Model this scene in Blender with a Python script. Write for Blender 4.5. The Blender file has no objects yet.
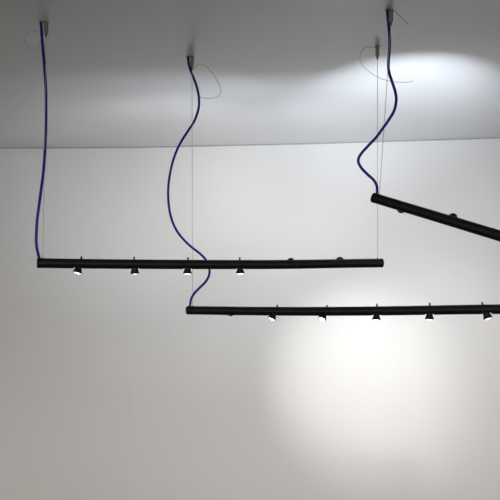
import bpy, bmesh, math, random
from mathutils import Vector, Matrix

random.seed(4)
SC = bpy.context.scene
COL = SC.collection

# ------------------------------------------------------------------ camera frame
F = 700.0                      # focal length in pixels of a 500 px frame
CAM = Vector((0, 0, 2.2))
TILT = math.atan(13 / F)
FWD = Vector((0, math.cos(TILT), math.sin(TILT)))
RIGHT = Vector((1, 0, 0))
UP = Vector((0, -math.sin(TILT), math.cos(TILT)))
ZC = 3.2                       # ceiling height


def P(px, py, d):
    return CAM + d * (FWD + (px - 250) / F * RIGHT + (250 - py) / F * UP)


def on_ceiling(px, py):
    r = FWD + (px - 250) / F * RIGHT + (250 - py) / F * UP
    return CAM + r * ((ZC - CAM.z) / r.z)


def depth(p):
    return (p - CAM).dot(FWD)


cd = bpy.data.cameras.new('camera')
cd.sensor_width = 36
cd.lens = 36 * F / 500
cam = bpy.data.objects.new('camera', cd)
COL.objects.link(cam)
cam.location = CAM
cam.rotation_euler = (math.pi / 2 + TILT, 0, 0)
SC.camera = cam


# ------------------------------------------------------------------ materials
def mat(name, col, rough=0.5, metal=0.0, emit=None, estr=0.0, bump=None, vary=None, spec=0.5, streak=None):
    m = bpy.data.materials.new(name)
    m.use_nodes = True
    nt = m.node_tree
    b = nt.nodes['Principled BSDF']
    b.inputs['Base Color'].default_value = (*col, 1)
    b.inputs['Roughness'].default_value = rough
    b.inputs['Metallic'].default_value = metal
    b.inputs['Specular IOR Level'].default_value = spec
    if emit:
        b.inputs['Emission Color'].default_value = (*emit, 1)
        b.inputs['Emission Strength'].default_value = estr
    tc = nt.nodes.new('ShaderNodeTexCoord')
    if vary:
        n = nt.nodes.new('ShaderNodeTexNoise')
        n.inputs['Scale'].default_value = vary[0]
        n.inputs['Detail'].default_value = 4
        r = nt.nodes.new('ShaderNodeValToRGB')
        a = vary[1]
        r.color_ramp.elements[0].position = 0.3
        r.color_ramp.elements[1].position = 0.7
        r.color_ramp.elements[0].color = (*[c * (1 - a) for c in col], 1)
        r.color_ramp.elements[1].color = (*[min(1, c * (1 + a)) for c in col], 1)
        nt.links.new(tc.outputs['Object'], n.inputs['Vector'])
        nt.links.new(n.outputs['Fac'], r.inputs['Fac'])
        nt.links.new(r.outputs['Color'], b.inputs['Base Color'])
    if bump:
        n2 = nt.nodes.new('ShaderNodeTexNoise')
        n2.inputs['Scale'].default_value = bump[0]
        n2.inputs['Detail'].default_value = 3
        bp = nt.nodes.new('ShaderNodeBump')
        bp.inputs['Strength'].default_value = bump[1]
        bp.inputs['Distance'].default_value = bump[2]
        nt.links.new(tc.outputs['Object'], n2.inputs['Vector'])
        nt.links.new(n2.outputs['Fac'], bp.inputs['Height'])
        nt.links.new(bp.outputs['Normal'], b.inputs['Normal'])
    return m


def braid_mat(name, col):
    m = mat(name, col, rough=0.75, spec=0.25)
    nt = m.node_tree
    b = nt.nodes['Principled BSDF']
    tc = nt.nodes.new('ShaderNodeTexCoord')
    w = nt.nodes.new('ShaderNodeTexWave')
    w.bands_direction = 'DIAGONAL'
    w.inputs['Scale'].default_value = 90
    r = nt.nodes.new('ShaderNodeValToRGB')
    r.color_ramp.elements[0].color = (*[c * .75 for c in col], 1)
    r.color_ramp.elements[1].color = (*[c * 1.2 for c in col], 1)
    nt.links.new(tc.outputs['Object'], w.inputs['Vector'])
    nt.links.new(w.outputs['Fac'], r.inputs['Fac'])
    nt.links.new(r.outputs['Color'], b.inputs['Base Color'])
    return m


M_WALL = mat('white_stretched_wall', (.80, .79, .775), .85, vary=(.6, .012), bump=(1.1, .25, .01), spec=.2)
M_CEIL = mat('white_ceiling', (.745, .748, .755), .30, vary=(.8, .012), bump=(.9, .25, .006), spec=.5)
M_FLOOR = mat('grey_floor', (.10, .097, .094), .6, vary=(3, .06))
M_GAP = mat('shadow_gap', (.42, .42, .42), .8)
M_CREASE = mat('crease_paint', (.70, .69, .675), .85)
M_TUBE = mat('black_lacquer', (.0035, .0045, .004), .48, vary=(30, .1), spec=.22)
M_HEAD = mat('black_anodised', (.004, .004, .005), .45, spec=.25)
M_CORD = braid_mat('purple_braid', (.045, .017, .29))
M_METAL = mat('brushed_nickel', (.25, .26, .245), .42, metal=.9, vary=(60, .12))
M_DARKMETAL = mat('dark_nickel', (.13, .13, .12), .4, metal=.9)
M_WIRE = mat('steel_wire', (.40, .39, .38), .45, metal=.6)
M_TAIL = mat('steel_wire_tail', (.20, .195, .185), .5, metal=.5)
M_LENS = mat('lit_lens', (.9, .92, 1), .3, emit=(.93, .95, 1.0), estr=6.0)
M_FRINGE = mat('blue_fringe', (.02, .02, .35), .25, emit=(.03, .03, .9), estr=.9)  # glowing blue imitates the colour fringe around a bright lens
M_CANOPY = mat('white_canopy', (.74, .735, .72), .6)


# ------------------------------------------------------------------ mesh helpers
def link(name, bm, m, parent=None, smooth=True):
    me = bpy.data.meshes.new(name)
    bmesh.ops.recalc_face_normals(bm, faces=bm.faces)
    for f in bm.faces:
        f.smooth = smooth
    bm.to_mesh(me)
    bm.free()
    me.materials.append(m)
    if smooth:
        try:
            me.set_sharp_from_angle(angle=math.radians(40))
        except Exception:
            pass
    o = bpy.data.objects.new(name, me)
    COL.objects.link(o)
    if parent:
        o.parent = parent
        o.matrix_parent_inverse = parent_world(parent).inverted()
    return o


def parent_world(o):
    m = Matrix.LocRotScale(o.location, o.rotation_euler, o.scale)
    if o.parent:
        return parent_world(o.parent) @ o.matrix_parent_inverse @ m
    return m


def catmull(pts, n=8):
    out = []
    for i in range(len(pts) - 1):
        p0 = pts[max(i - 1, 0)]
        p1, p2 = pts[i], pts[i + 1]
        p3 = pts[min(i + 2, len(pts) - 1)]
        for k in range(n):
            t = k / n
            out.append(.5 * ((2 * p1) + (p2 - p0) * t + (2 * p0 - 5 * p1 + 4 * p2 - p3) * t * t
                             + (3 * p1 - p0 - 3 * p2 + p3) * t ** 3))
    out.append(pts[-1].copy())
    return out


def sweep(bm, pts, rad, seg=12, cap=True):
    t = (pts[1] - pts[0]).normalized()
    n = t.orthogonal().normalized()
    rings = []
    for i, p in enumerate(pts):
        a = pts[max(i - 1, 0)]
        b = pts[min(i + 1, len(pts) - 1)]
        t2 = (b - a).normalized()
        q = t.rotation_difference(t2)
        n = (q @ n).normalized()
        t = t2
        n = (n - n.dot(t) * t).normalized()
        bn = t.cross(n)
        r = rad[i] if isinstance(rad, (list, tuple)) else rad
        rings.append([bm.verts.new(p + r * (math.cos(2 * math.pi * k / seg) * n + math.sin(2 * math.pi * k / seg) * bn))
                      for k in range(seg)])
    for i in range(len(rings) - 1):
        for k in range(seg):
            bm.faces.new((rings[i][k], rings[i][(k + 1) % seg], rings[i + 1][(k + 1) % seg], rings[i + 1][k]))
    if cap:
        bm.faces.new(list(reversed(rings[0])))
        bm.faces.new(rings[-1])
    return bm


def lathe(bm, prof, origin, axis, seg=32):
    """prof: list of (distance along axis, radius); radius 0 closes."""
    axis = axis.normalized()
    u = axis.orthogonal().normalized()
    v = axis.cross(u)
    prev = None
    for (h, r) in prof:
        c = origin + axis * h
        if r < 1e-7:
            cur = [bm.verts.new(c)]
        else:
            cur = [bm.verts.new(c + r * (math.cos(2 * math.pi * k / seg) * u + math.sin(2 * math.pi * k / seg) * v))
                   for k in range(seg)]
        if prev:
            if len(prev) == 1 and len(cur) > 1:
                for k in range(seg):
                    bm.faces.new((prev[0], cur[k], cur[(k + 1) % seg]))
            elif len(cur) == 1 and len(prev) > 1:
                for k in range(seg):
                    bm.faces.new((prev[k], cur[0], prev[(k + 1) % seg]))
            else:
                for k in range(seg):
                    bm.faces.new((prev[k], cur[k], cur[(k + 1) % seg], prev[(k + 1) % seg]))
        prev = cur
    return bm


def structure(name, bm, m, smooth=False):
    o = link(name, bm, m, None, smooth)
    o['kind'] = 'structure'
    return o


def box(bm, lo, hi):
    vs = [bm.verts.new((x, y, z)) for x in (lo[0], hi[0]) for y in (lo[1], hi[1]) for z in (lo[2], hi[2])]
    for f in ((0, 1, 3, 2), (4, 6, 7, 5), (0, 4, 5, 1), (2, 3, 7, 6), (0, 2, 6, 4), (1, 5, 7, 3)):
        bm.faces.new([vs[i] for i in f])
    return bm


# ------------------------------------------------------------------ room
XL, XR, YF = -5.0, 5.0, 0.6
# plan of the gently curved fabric wall, read off its top edge
plan = [(on_ceiling(x, y).x, on_ceiling(x, y).y) for x, y in
        ((0, 147.8), (70, 147.6), (150, 146.9), (230, 145.2), (310, 143.4), (390, 141.0), (450, 139.2), (500, 137.6))]
(xa, ya), (xb, yb) = plan[-2], plan[-1]
for k in (2.6, 3.3, 4.1, XR):                       # the curve runs on past the frame and flattens out
    plan.append((k, yb + (yb - ya) / (xb - xa) * (k - xb) * .9))
for k in (-2.8, -3.5, -4.2, XL):
    plan.insert(0, (k, plan[0][1] + .01))
pl = catmull([Vector((x, y, 0)) for x, y in plan], 6)
bm = bmesh.new()
TOPZ = ZC - .007
fr = [(bm.verts.new((p.x, p.y, 0)), bm.verts.new((p.x, p.y, TOPZ))) for p in pl]
bk = [(bm.verts.new((p.x, p.y + .05, 0)), bm.verts.new((p.x, p.y + .05, TOPZ))) for p in pl]
for i in range(len(pl) - 1):
    bm.faces.new((fr[i][0], fr[i + 1][0], fr[i + 1][1], fr[i][1]))
    bm.faces.new((bk[i][0], bk[i][1], bk[i + 1][1], bk[i + 1][0]))
    bm.faces.new((fr[i][1], fr[i + 1][1], bk[i + 1][1], bk[i][1]))
    bm.faces.new((fr[i][0], bk[i][0], bk[i + 1][0], fr[i + 1][0]))
for i in (0, -1):
    bm.faces.new((fr[i][0], fr[i][1], bk[i][1], bk[i][0]))
structure('wall_back', bm, M_WALL, smooth=True)
# recessed strip closing the shadow gap between the wall top and the ceiling
bm = bmesh.new()
g = [[bm.verts.new((p.x, p.y + dy, z)) for dy, z in ((.008, TOPZ), (.008, ZC), (.05, ZC), (.05, TOPZ))] for p in pl]
for i in range(len(g) - 1):
    for k in range(4):
        bm.faces.new((g[i][k], g[i + 1][k], g[i + 1][(k + 1) % 4], g[i][(k + 1) % 4]))
structure('trim_1', bm, M_GAP)


def wall_y(x):
    for a, b in zip(pl, pl[1:]):
        if a.x <= x <= b.x:
            return a.y + (b.y - a.y) * (x - a.x) / (b.x - a.x)
    return 6.0


def wall_pt(px, py):
    r = FWD + (px - 250) / F * RIGHT + (250 - py) / F * UP
    d = 6.0
    for _ in range(12):
        p = CAM + r * d
        d = wall_y(p.x) / r.y
    return CAM + r * d


bm = bmesh.new()
box(bm, (XL - .1, YF, ZC), (XR + .1, 6.4, ZC + .08))
structure('ceiling', bm, M_CEIL)
bm = bmesh.new()
box(bm, (XL - .1, -3.0, -.08), (XR + .1, 6.4, 0))
structure('floor', bm, M_FLOOR)
bm = bmesh.new()
box(bm, (XL - .1, YF, 0), (XL, 6.4, ZC))
structure('wall_left', bm, M_WALL)
bm = bmesh.new()
box(bm, (XR, YF, 0), (XR + .1, 6.4, ZC))
structure('wall_right', bm, M_WALL)
# faint crease running down the fabric of the wall
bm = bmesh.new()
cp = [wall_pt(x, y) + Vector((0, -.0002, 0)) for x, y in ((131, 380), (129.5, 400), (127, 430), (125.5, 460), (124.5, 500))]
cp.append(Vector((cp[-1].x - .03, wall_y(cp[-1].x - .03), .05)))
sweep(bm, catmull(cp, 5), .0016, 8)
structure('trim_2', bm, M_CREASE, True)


# ------------------------------------------------------------------ pendants
TR = .0204                      # tube radius


def interp(pts, x):
    """pts: list of (px, py, depth) sorted by px -> interpolated (py, depth)"""
    for a, b in zip(pts, pts[1:]):
        if x <= b[0]:
            break
    t = (x - a[0]) / (b[0] - a[0])
    # depth interpolates with perspective
    inv = (1 / a[2]) * (1 - t) + (1 / b[2]) * t
    return a[1] + (b[1] - a[1]) * t, 1 / inv


def big(prof, kh=.98, kr=1.10):
    return [(h * kh, q * kr) for h, q in prof]


def spotlight(root, tube_pts, px, d, beams):
    """lamp head through the tube at pixel px; d = aiming direction in camera terms (right, up, forward)"""
    py, dep = interp(tube_pts, px)
    o = P(px, py, dep)
    a = (d[0] * RIGHT + d[1] * UP + d[2] * FWD).normalized()
    bm = bmesh.new()
    lathe(bm, big([(-.004, 0), (-.004, .009), (.006, .0105), (.016, .0120), (.0225, .0128), (.0285, .0143), (.0345, .0165), (.0388, .0174), (.0402, .0172), (.0404, .0164), (.0398, .0155), (.0375, .0152), (.0375, 0)]), o, a, 36)
    head = link('spotlight', bm, M_HEAD, root)
    bm = bmesh.new()
    lathe(bm, big([(.0376, .0150), (.0398, .0150), (.0400, .0157), (.0406, .0160), (.0411, .0150), (.0411, .0132), (.0405, .0127), (.0376, .0127)]), o, a, 36)
    link('fringe_ring', bm, M_FRINGE, head)  # added ring, carries the blue fringing as its own glow
    bm = bmesh.new()
    lathe(bm, big([(.0376, .0126), (.0400, .0126), (.0418, .0112), (.0434, .006), (.0438, 0)]), o, a, 32)
    link('lens', bm, M_LENS, head)['label'] = 'glowing white lens'
    bm = bmesh.new()
    lathe(bm, big([(-.003, 0), (-.003, .0033), (-.0300, .0033), (-.0302, .0036), (-.0320, .0036), (-.0326, .0026), (-.0326, 0)]), o, a, 14)
    link('pin', bm, M_HEAD, head)
    # light leaving the lens: a beam, and for the turned-up lamps a wider spill around it
    for key, cone in beams:
        if BEAMS[key] <= 0:
            continue
        ld = bpy.data.lights.new('spot_beam', 'SPOT')
        ld.energy = BEAMS[key]
        ld.spot_size = math.radians(cone)
        ld.spot_blend = 1.0
        ld.shadow_soft_size = .012
        ld.color = COOL if key in COOL_KEYS else WHITE
        lo = bpy.data.objects.new('spot_beam', ld)
        COL.objects.link(lo)
        lo.location = o + a * .060
        lo.rotation_euler = (-a).to_track_quat('Z', 'Y').to_euler()
    return o, a


def make_tube(root, tube_pts, cuts):
    pts = [P(*t) for t in tube_pts]
    sm = catmull(pts, 6)
    # rounded ends
    t0 = (sm[0] - sm[1]).normalized()
    t1 = (sm[-1] - sm[-2]).normalized()
    bm = bmesh.new()
    sweep(bm, sm, TR, 40)
    tube = link('tube', bm, M_TUBE, root)
    # scooped hole where each lamp head leaves the tube
    bm = bmesh.new()
    for o, a in cuts:
        b2 = bmesh.new()
        lathe(b2, [(.0085, 0), (.0085, .0130), (.0150, .0180), (.026, .0265), (.026, 0)], o, a, 28)
        me = bpy.data.meshes.new('tmp')
        bmesh.ops.recalc_face_normals(b2, faces=b2.faces)
        b2.to_mesh(me)
        b2.free()
        bm.from_mesh(me)
        bpy.data.meshes.remove(me)
    me = bpy.data.meshes.new('cutter')
    bm.to_mesh(me)
    bm.free()
    cut = bpy.data.objects.new('cutter', me)
    COL.objects.link(cut)
    md = tube.modifiers.new('holes', 'BOOLEAN')
    md.object = cut
    md.solver = 'EXACT'
    bpy.context.view_layer.update()
    dg = bpy.context.evaluated_depsgraph_get()
    new = bpy.data.meshes.new_from_object(tube.evaluated_get(dg))
    tube.modifiers.clear()
    old = tube.data
    tube.data = new
    new.name = 'tube'
    bpy.data.meshes.remove(old)
    bpy.data.objects.remove(cut)
    for (p, t) in ((sm[0], t0), (sm[-1], t1)):
        bm = bmesh.new()
        lathe(bm, [(-.0085, 0), (-.0085, TR + .0004), (.0005, TR + .0004), (.0022, TR - .0008), (.003, TR - .003), (.003, 0)], p, t, 40)
        link('end_cap', bm, M_TUBE, tube)
    return tube


def cord(root, px_pts, d0, d1, top):
    """px_pts: pixel path from the ceiling down to the tube; depth slides from d0 to d1 with a little sway"""
    n = len(px_pts)
    pts = []
    for i, (x, y) in enumerate(px_pts):
        t = i / (n - 1)
        pts.append(P(x, y, d0 + (d1 - d0) * t + .03 * math.sin(2 * math.pi * t)))
    pts[0] = Vector((top.x, top.y, ZC + .002))
    bm = bmesh.new()
    sweep(bm, catmull(pts, 7), .0058, 12)
    c = link('power_cord', bm, M_CORD, root)
    # gland where the cord enters the tube
    bm = bmesh.new()
    a = (pts[-2] - pts[-1]).normalized()
    lathe(bm, [(-.012, 0), (-.012, .0072), (.004, .0072), (.0065, .0062), (.0068, 0)], pts[-1], a, 20)
    link('cord_gland', bm, M_TUBE, c)
    # little ring where it leaves the ceiling
    bm = bmesh.new()
    lathe(bm, [(-.001, 0), (-.001, .0095), (.003, .009), (.004, .007), (.004, 0)], Vector((top.x, top.y, ZC)), Vector((0, 0, -1)), 20)
    link('ceiling_grommet', bm, M_DARKMETAL, c)
    return c


def gripper(root, top, tube_point, tail=None, tail_d=None, tail_r=.0010):
    """adjustable wire gripper screwed to the ceiling, its steel wire and the free end of the wire"""
    dn = Vector((0, 0, -1))
    bm = bmesh.new()
    lathe(bm, [(-.001, 0), (-.001, .0112), (.0025, .0112), (.0032, .0098), (.006, .0092), (.046, .0092), (.0485, .0080), (.049, 0)], top, dn, 28)
    g = link('wire_gripper', bm, M_METAL, root)
    bm = bmesh.new()
    lathe(bm, [(.047, 0), (.047, .0045), (.058, .0045), (.060, .0034), (.063, .0030), (.063, 0)], top, dn, 20)
    link('gripper_nozzle', bm, M_DARKMETAL, g)
    if tail:
        n = len(tail)
        pts = [P(x, y, tail_d[0] + (tail_d[1] - tail_d[0]) * i / (n - 1)) for i, (x, y) in enumerate(tail)]
        bm = bmesh.new()
        sweep(bm, catmull(pts, 7), tail_r, 8)
        link('wire_tail', bm, M_TAIL, g)
    bm = bmesh.new()
    a = top + dn * .06
    sweep(bm, [a.lerp(tube_point, k / 6) for k in range(7)], .0011, 8)
    w = link('suspension_wire', bm, M_WIRE, root)
    # ferrule on the tube
    bm = bmesh.new()
    lathe(bm, [(-.004, 0), (-.004, .0026), (.003, .0026), (.0045, .0016), (.0045, 0)], tube_point, (a - tube_point), 14)
    link('wire_ferrule', bm, M_TUBE, w)
    return g


def pendant(label, tube_pts, lamps):
    a = P(*tube_pts[0])
    b = P(*tube_pts[-1])
    root = bpy.data.objects.new('pendant_light', None)
    COL.objects.link(root)
    root.empty_display_size = .1
    root.location = (a + b) / 2 + Vector((0, 0, -TR))
    root['label'] = label
    root['category'] = 'pendant light'
    root['group'] = 'black tube pendants with spotlights'
    cuts = [spotlight(root, tube_pts, **l) for l in lamps]
    make_tube(root, tube_pts, cuts)
    return root


def tube_top(tp, px):
    py, d = interp(tp, px)
    return P(px, py, d) + Vector((0, 0, TR - .001))


def cone_dir(p0, p1, fwd):
    """aim from the pixel of the pin's tip to the pixel of the lamp's mouth, leaning fwd away from the camera"""
    v = Vector((p1[0] - p0[0], p0[1] - p1[1]))
    v.normalize()
    return (v.x, v.y, fwd)


def back(e, pan=0.0):
    e = math.radians(e)
    p = math.radians(pan)
    return (math.cos(e) * math.sin(p), math.sin(e), math.cos(e) * math.cos(p))


WORLD = 2.05


def toward(px, T, wx, wy):
    """aiming direction from the tube at pixel px to a spot on the back wall"""
    py, dep = interp(T, px)
    v = wall_pt(wx, wy) - P(px, py, dep)
    return (v.dot(RIGHT), v.dot(UP), v.dot(FWD))


BEAMS = dict(down=6, p1a_wide=44, p1a_narrow=74, p1b_wide=32, p1b_narrow=36, p2_hot=132, p2_wide=36, p3a=1, p3b=135, p3c=70, p3d_hot=80, p3e=12, p3f=18)
WHITE = (.985, .985, .985)
COOL = (.83, .90, 1.0)
COOL_KEYS = ('p1a_wide', 'p1b_wide', 'p3b', 'p3c')
# ---- first pendant: level, far left
m1l = on_ceiling(46.1, 22)
m1r = on_ceiling(377.4, 46)
D1L, D1R = depth(m1l), depth(m1r)
T1 = [(37.8, 263.0, D1L), (80, 263.7, 0), (135, 264.2, 0), (190, 264.5, 0), (240, 264.6, 0), (290, 264.4, 0), (340, 263.6, 0), (382, 263.0, D1R)]


def fill_depth(T):
    a, b = T[0], T[-1]
    out = []
    for x, y, d in T:
        t = (x - a[0]) / (b[0] - a[0])
        out.append((x, y, 1 / ((1 / a[2]) * (1 - t) + (1 / b[2]) * t)))
    return out


T1 = fill_depth(T1)
p1 = pendant('long black tube pendant hanging level at the left, four spotlights below it', T1, [
    dict(px=79.8, d=cone_dir((81.6, 256), (77.8, 272.6), -.16), beams=[('down', 60)]),
    dict(px=134.4, d=cone_dir((134, 257), (134.6, 274), .09), beams=[('down', 60)]),
    dict(px=187.8, d=cone_dir((188.1, 257.5), (187.4, 274), -.02), beams=[('down', 60)]),
    dict(px=240.0, d=cone_dir((239.7, 257.5), (240.3, 274), -.07), beams=[('down', 60)]),
    dict(px=294.4, d=back(16, -25), beams=[('p1a_wide', 98), ('p1a_narrow', 58)]),
    dict(px=341.2, d=back(19, -2), beams=[('p1b_wide', 108), ('p1b_narrow', 52)]),
])
gripper(p1, m1l, tube_top(T1, 42.8),
        tail=[(44.5, 33.5), (41, 40), (38, 47), (33, 48.2), (28, 47), (25.2, 42), (26, 36), (30, 31.8), (35, 31), (39, 34)],
        tail_d=(D1L, D1L), tail_r=.0006)
gripper(p1, m1r, tube_top(T1, 377.6),
        tail=[(377, 47), (373, 47.5), (367, 47), (362, 51), (359.8, 57), (361.5, 63), (366, 69), (374, 75), (384, 79.6), (396, 82), (406, 82.2), (413.5, 81)],
        tail_d=(D1R, D1R - .12))
cord(p1, [(41.1, 22), (41.5, 30), (42.5, 44), (44.2, 64), (45.6, 84), (46, 100), (45.8, 130), (44, 165), (41.3, 188), (39.2, 204), (37.2, 220),
          (36.3, 236), (36.6, 246), (38, 253), (39.4, 259)], D1L, interp(T1, 39.4)[1], on_ceiling(41.1, 22))

# ---- second pendant: lowest, runs out of the frame at the right
m2 = on_ceiling(192.0, 56.6)
D2 = depth(m2)
T2 = fill_depth([(187.6, 310.25, D2), (250, 311.05, 0), (300, 311.35, 0), (345, 311.25, 0), (400, 310.65, 0), (460, 309.65, 0), (500, 309.15, 0), (523, 308.75, 2.90)])
p2 = pendant('lowest black tube pendant running off the right edge, five lit spotlights below it', T2, [
    dict(px=227.8, d=toward(227.8, T2, 360, 380), beams=[('p2_hot', 40), ('p2_wide', 134)]),
    dict(px=275.0, d=cone_dir((277.6, 305), (271.2, 319.4), -.25), beams=[('down', 60)]),
    dict(px=325.0, d=cone_dir((327.6, 305), (321.4, 319), -.42), beams=[('down', 60)]),
    dict(px=376.7, d=cone_dir((377, 304), (376, 319), -.13), beams=[('down', 60)]),
    dict(px=429.6, d=cone_dir((430, 303), (429.2, 319), -.10), beams=[('down', 60)]),
    dict(px=484.6, d=cone_dir((482.2, 302), (487.6, 318), -.15), beams=[('down', 60)]),
])
gripper(p2, m2, tube_top(T2, 192.6),
        tail=[(192, 70), (194, 69.2), (197, 65.5), (201, 64.3), (206, 66.2), (212, 72.5), (217, 80.5), (220.6, 88.5), (220, 94), (216, 97.2), (210, 98.4), (204, 98), (199, 96.8)],
        tail_d=(D2, D2 - .03))
e2 = tube_top(T2, 519)
gripper(p2, Vector((e2.x, e2.y, ZC)), e2)
cord(p2, [(188, 57), (188.8, 64), (191, 71.5), (194.4, 80), (197, 88), (198.8, 97), (198.6, 108), (194.6, 120.5), (188, 131), (182.4, 139.6), (177, 150),
          (172.4, 163), (169.3, 178), (168.1, 193), (169.3, 209), (172.6, 222), (177.6, 232), (184, 240), (192, 247.5), (200.4, 254), (206.6, 261),
          (209.4, 269), (208.8, 276), (205, 282.5), (199.4, 288), (194, 293.8), (190.9, 300), (189.9, 307)], D2, interp(T2, 190)[1], on_ceiling(188, 57))

# ---- third pendant: slanted, upper right
m3 = on_ceiling(390.8, 10)
D3 = depth(m3)
A3, B3 = P(373.3, 197.6, 2.88), P(500, 236.0, 2.60)
E3 = A3 + (B3 - A3).normalized() * 1.55


def unproj(p):
    v = p - CAM
    d = v.dot(FWD)
    return (250 + F * v.dot(RIGHT) / d, 250 - F * v.dot(UP) / d, d)


T3 = [unproj(A3.lerp(E3, k / 8)) for k in range(9)]
xs3 = [402.8, 454.4, 494.2, 560, 625, 700]  # last three heads are unseen beyond the frame, aimed to light the wall
p3 = pendant('slanted black tube pendant at upper right, tilting down to the right', T3, [
    dict(px=xs3[0], d=back(-10, 4), beams=[('p3a', 80)]),
    dict(px=xs3[1], d=back(30, 4), beams=[('p3b', 53)]),
    dict(px=xs3[2], d=back(9, 8), beams=[('p3c', 70)]),
    dict(px=xs3[3], d=toward(xs3[3], T3, 432, 370), beams=[('p3d_hot', 40)]),
    dict(px=xs3[4], d=back(16, -8), beams=[('p3e', 90)]),
    dict(px=xs3[5], d=back(-4, 2), beams=[('p3f', 90)]),
])
gripper(p3, m3, tube_top(T3, 379.4),
        tail=[(392.5, 9.5), (395, 11.5), (399, 15), (403, 19), (407.5, 24)], tail_d=(D3, D3 - .02))
e3 = E3.lerp(A3, .03) + Vector((0, 0, TR))
gripper(p3, Vector((e3.x, e3.y, ZC)), e3)
cord(p3, [(387.2, 10), (387.6, 16), (388.4, 23), (389.5, 36), (389.4, 50), (388.5, 61), (388.7, 71), (391.6, 80.5), (395, 91), (396.2, 100), (394.2, 110.5),
          (388.4, 120.5), (383, 128), (376.6, 136.8), (368, 146), (361.2, 153.6), (358.2, 160.5), (361, 167.4), (367.2, 174), (373.4, 179.8), (376.4, 184.8),
          (377.1, 189), (377.1, 195)], D3, interp(T3, 377)[1], on_ceiling(387.2, 10))

# ------------------------------------------------------------------ world and exposure
w = bpy.data.worlds.new('ambient_band')
SC.world = w
w.use_nodes = True
nt = w.node_tree
bg = nt.nodes['Background']
bg.inputs['Strength'].default_value = WORLD
tc = nt.nodes.new('ShaderNodeTexCoord')
sx = nt.nodes.new('ShaderNodeSeparateXYZ')
rp = nt.nodes.new('ShaderNodeValToRGB')          # invented ambient: bright band at eye level lights the wall, dark below and above
rp.color_ramp.interpolation = 'EASE'
mr = nt.nodes.new('ShaderNodeMapRange')
mr.inputs['From Min'].default_value = -1
mr.inputs['From Max'].default_value = 1
els = rp.color_ramp.elements
els[0].position, els[0].color = 0.455, (.03, .028, .026, 1)
els[1].position, els[1].color = 0.80, (.12, .115, .108, 1)
e = els.new(0.50)
e.color = (1.0, .955, .90, 1)
e = els.new(0.62)
e.color = (1.0, .955, .90, 1)
nt.links.new(tc.outputs['Generated'], sx.inputs['Vector'])
nt.links.new(sx.outputs['Z'], mr.inputs['Value'])
nt.links.new(mr.outputs['Result'], rp.inputs['Fac'])
nt.links.new(rp.outputs['Color'], bg.inputs['Color'])

vs = SC.view_settings
vs.view_transform = 'Standard'
vs.look = 'None'
vs.gamma = 1
vs.use_curve_mapping = False
vs.exposure = 0
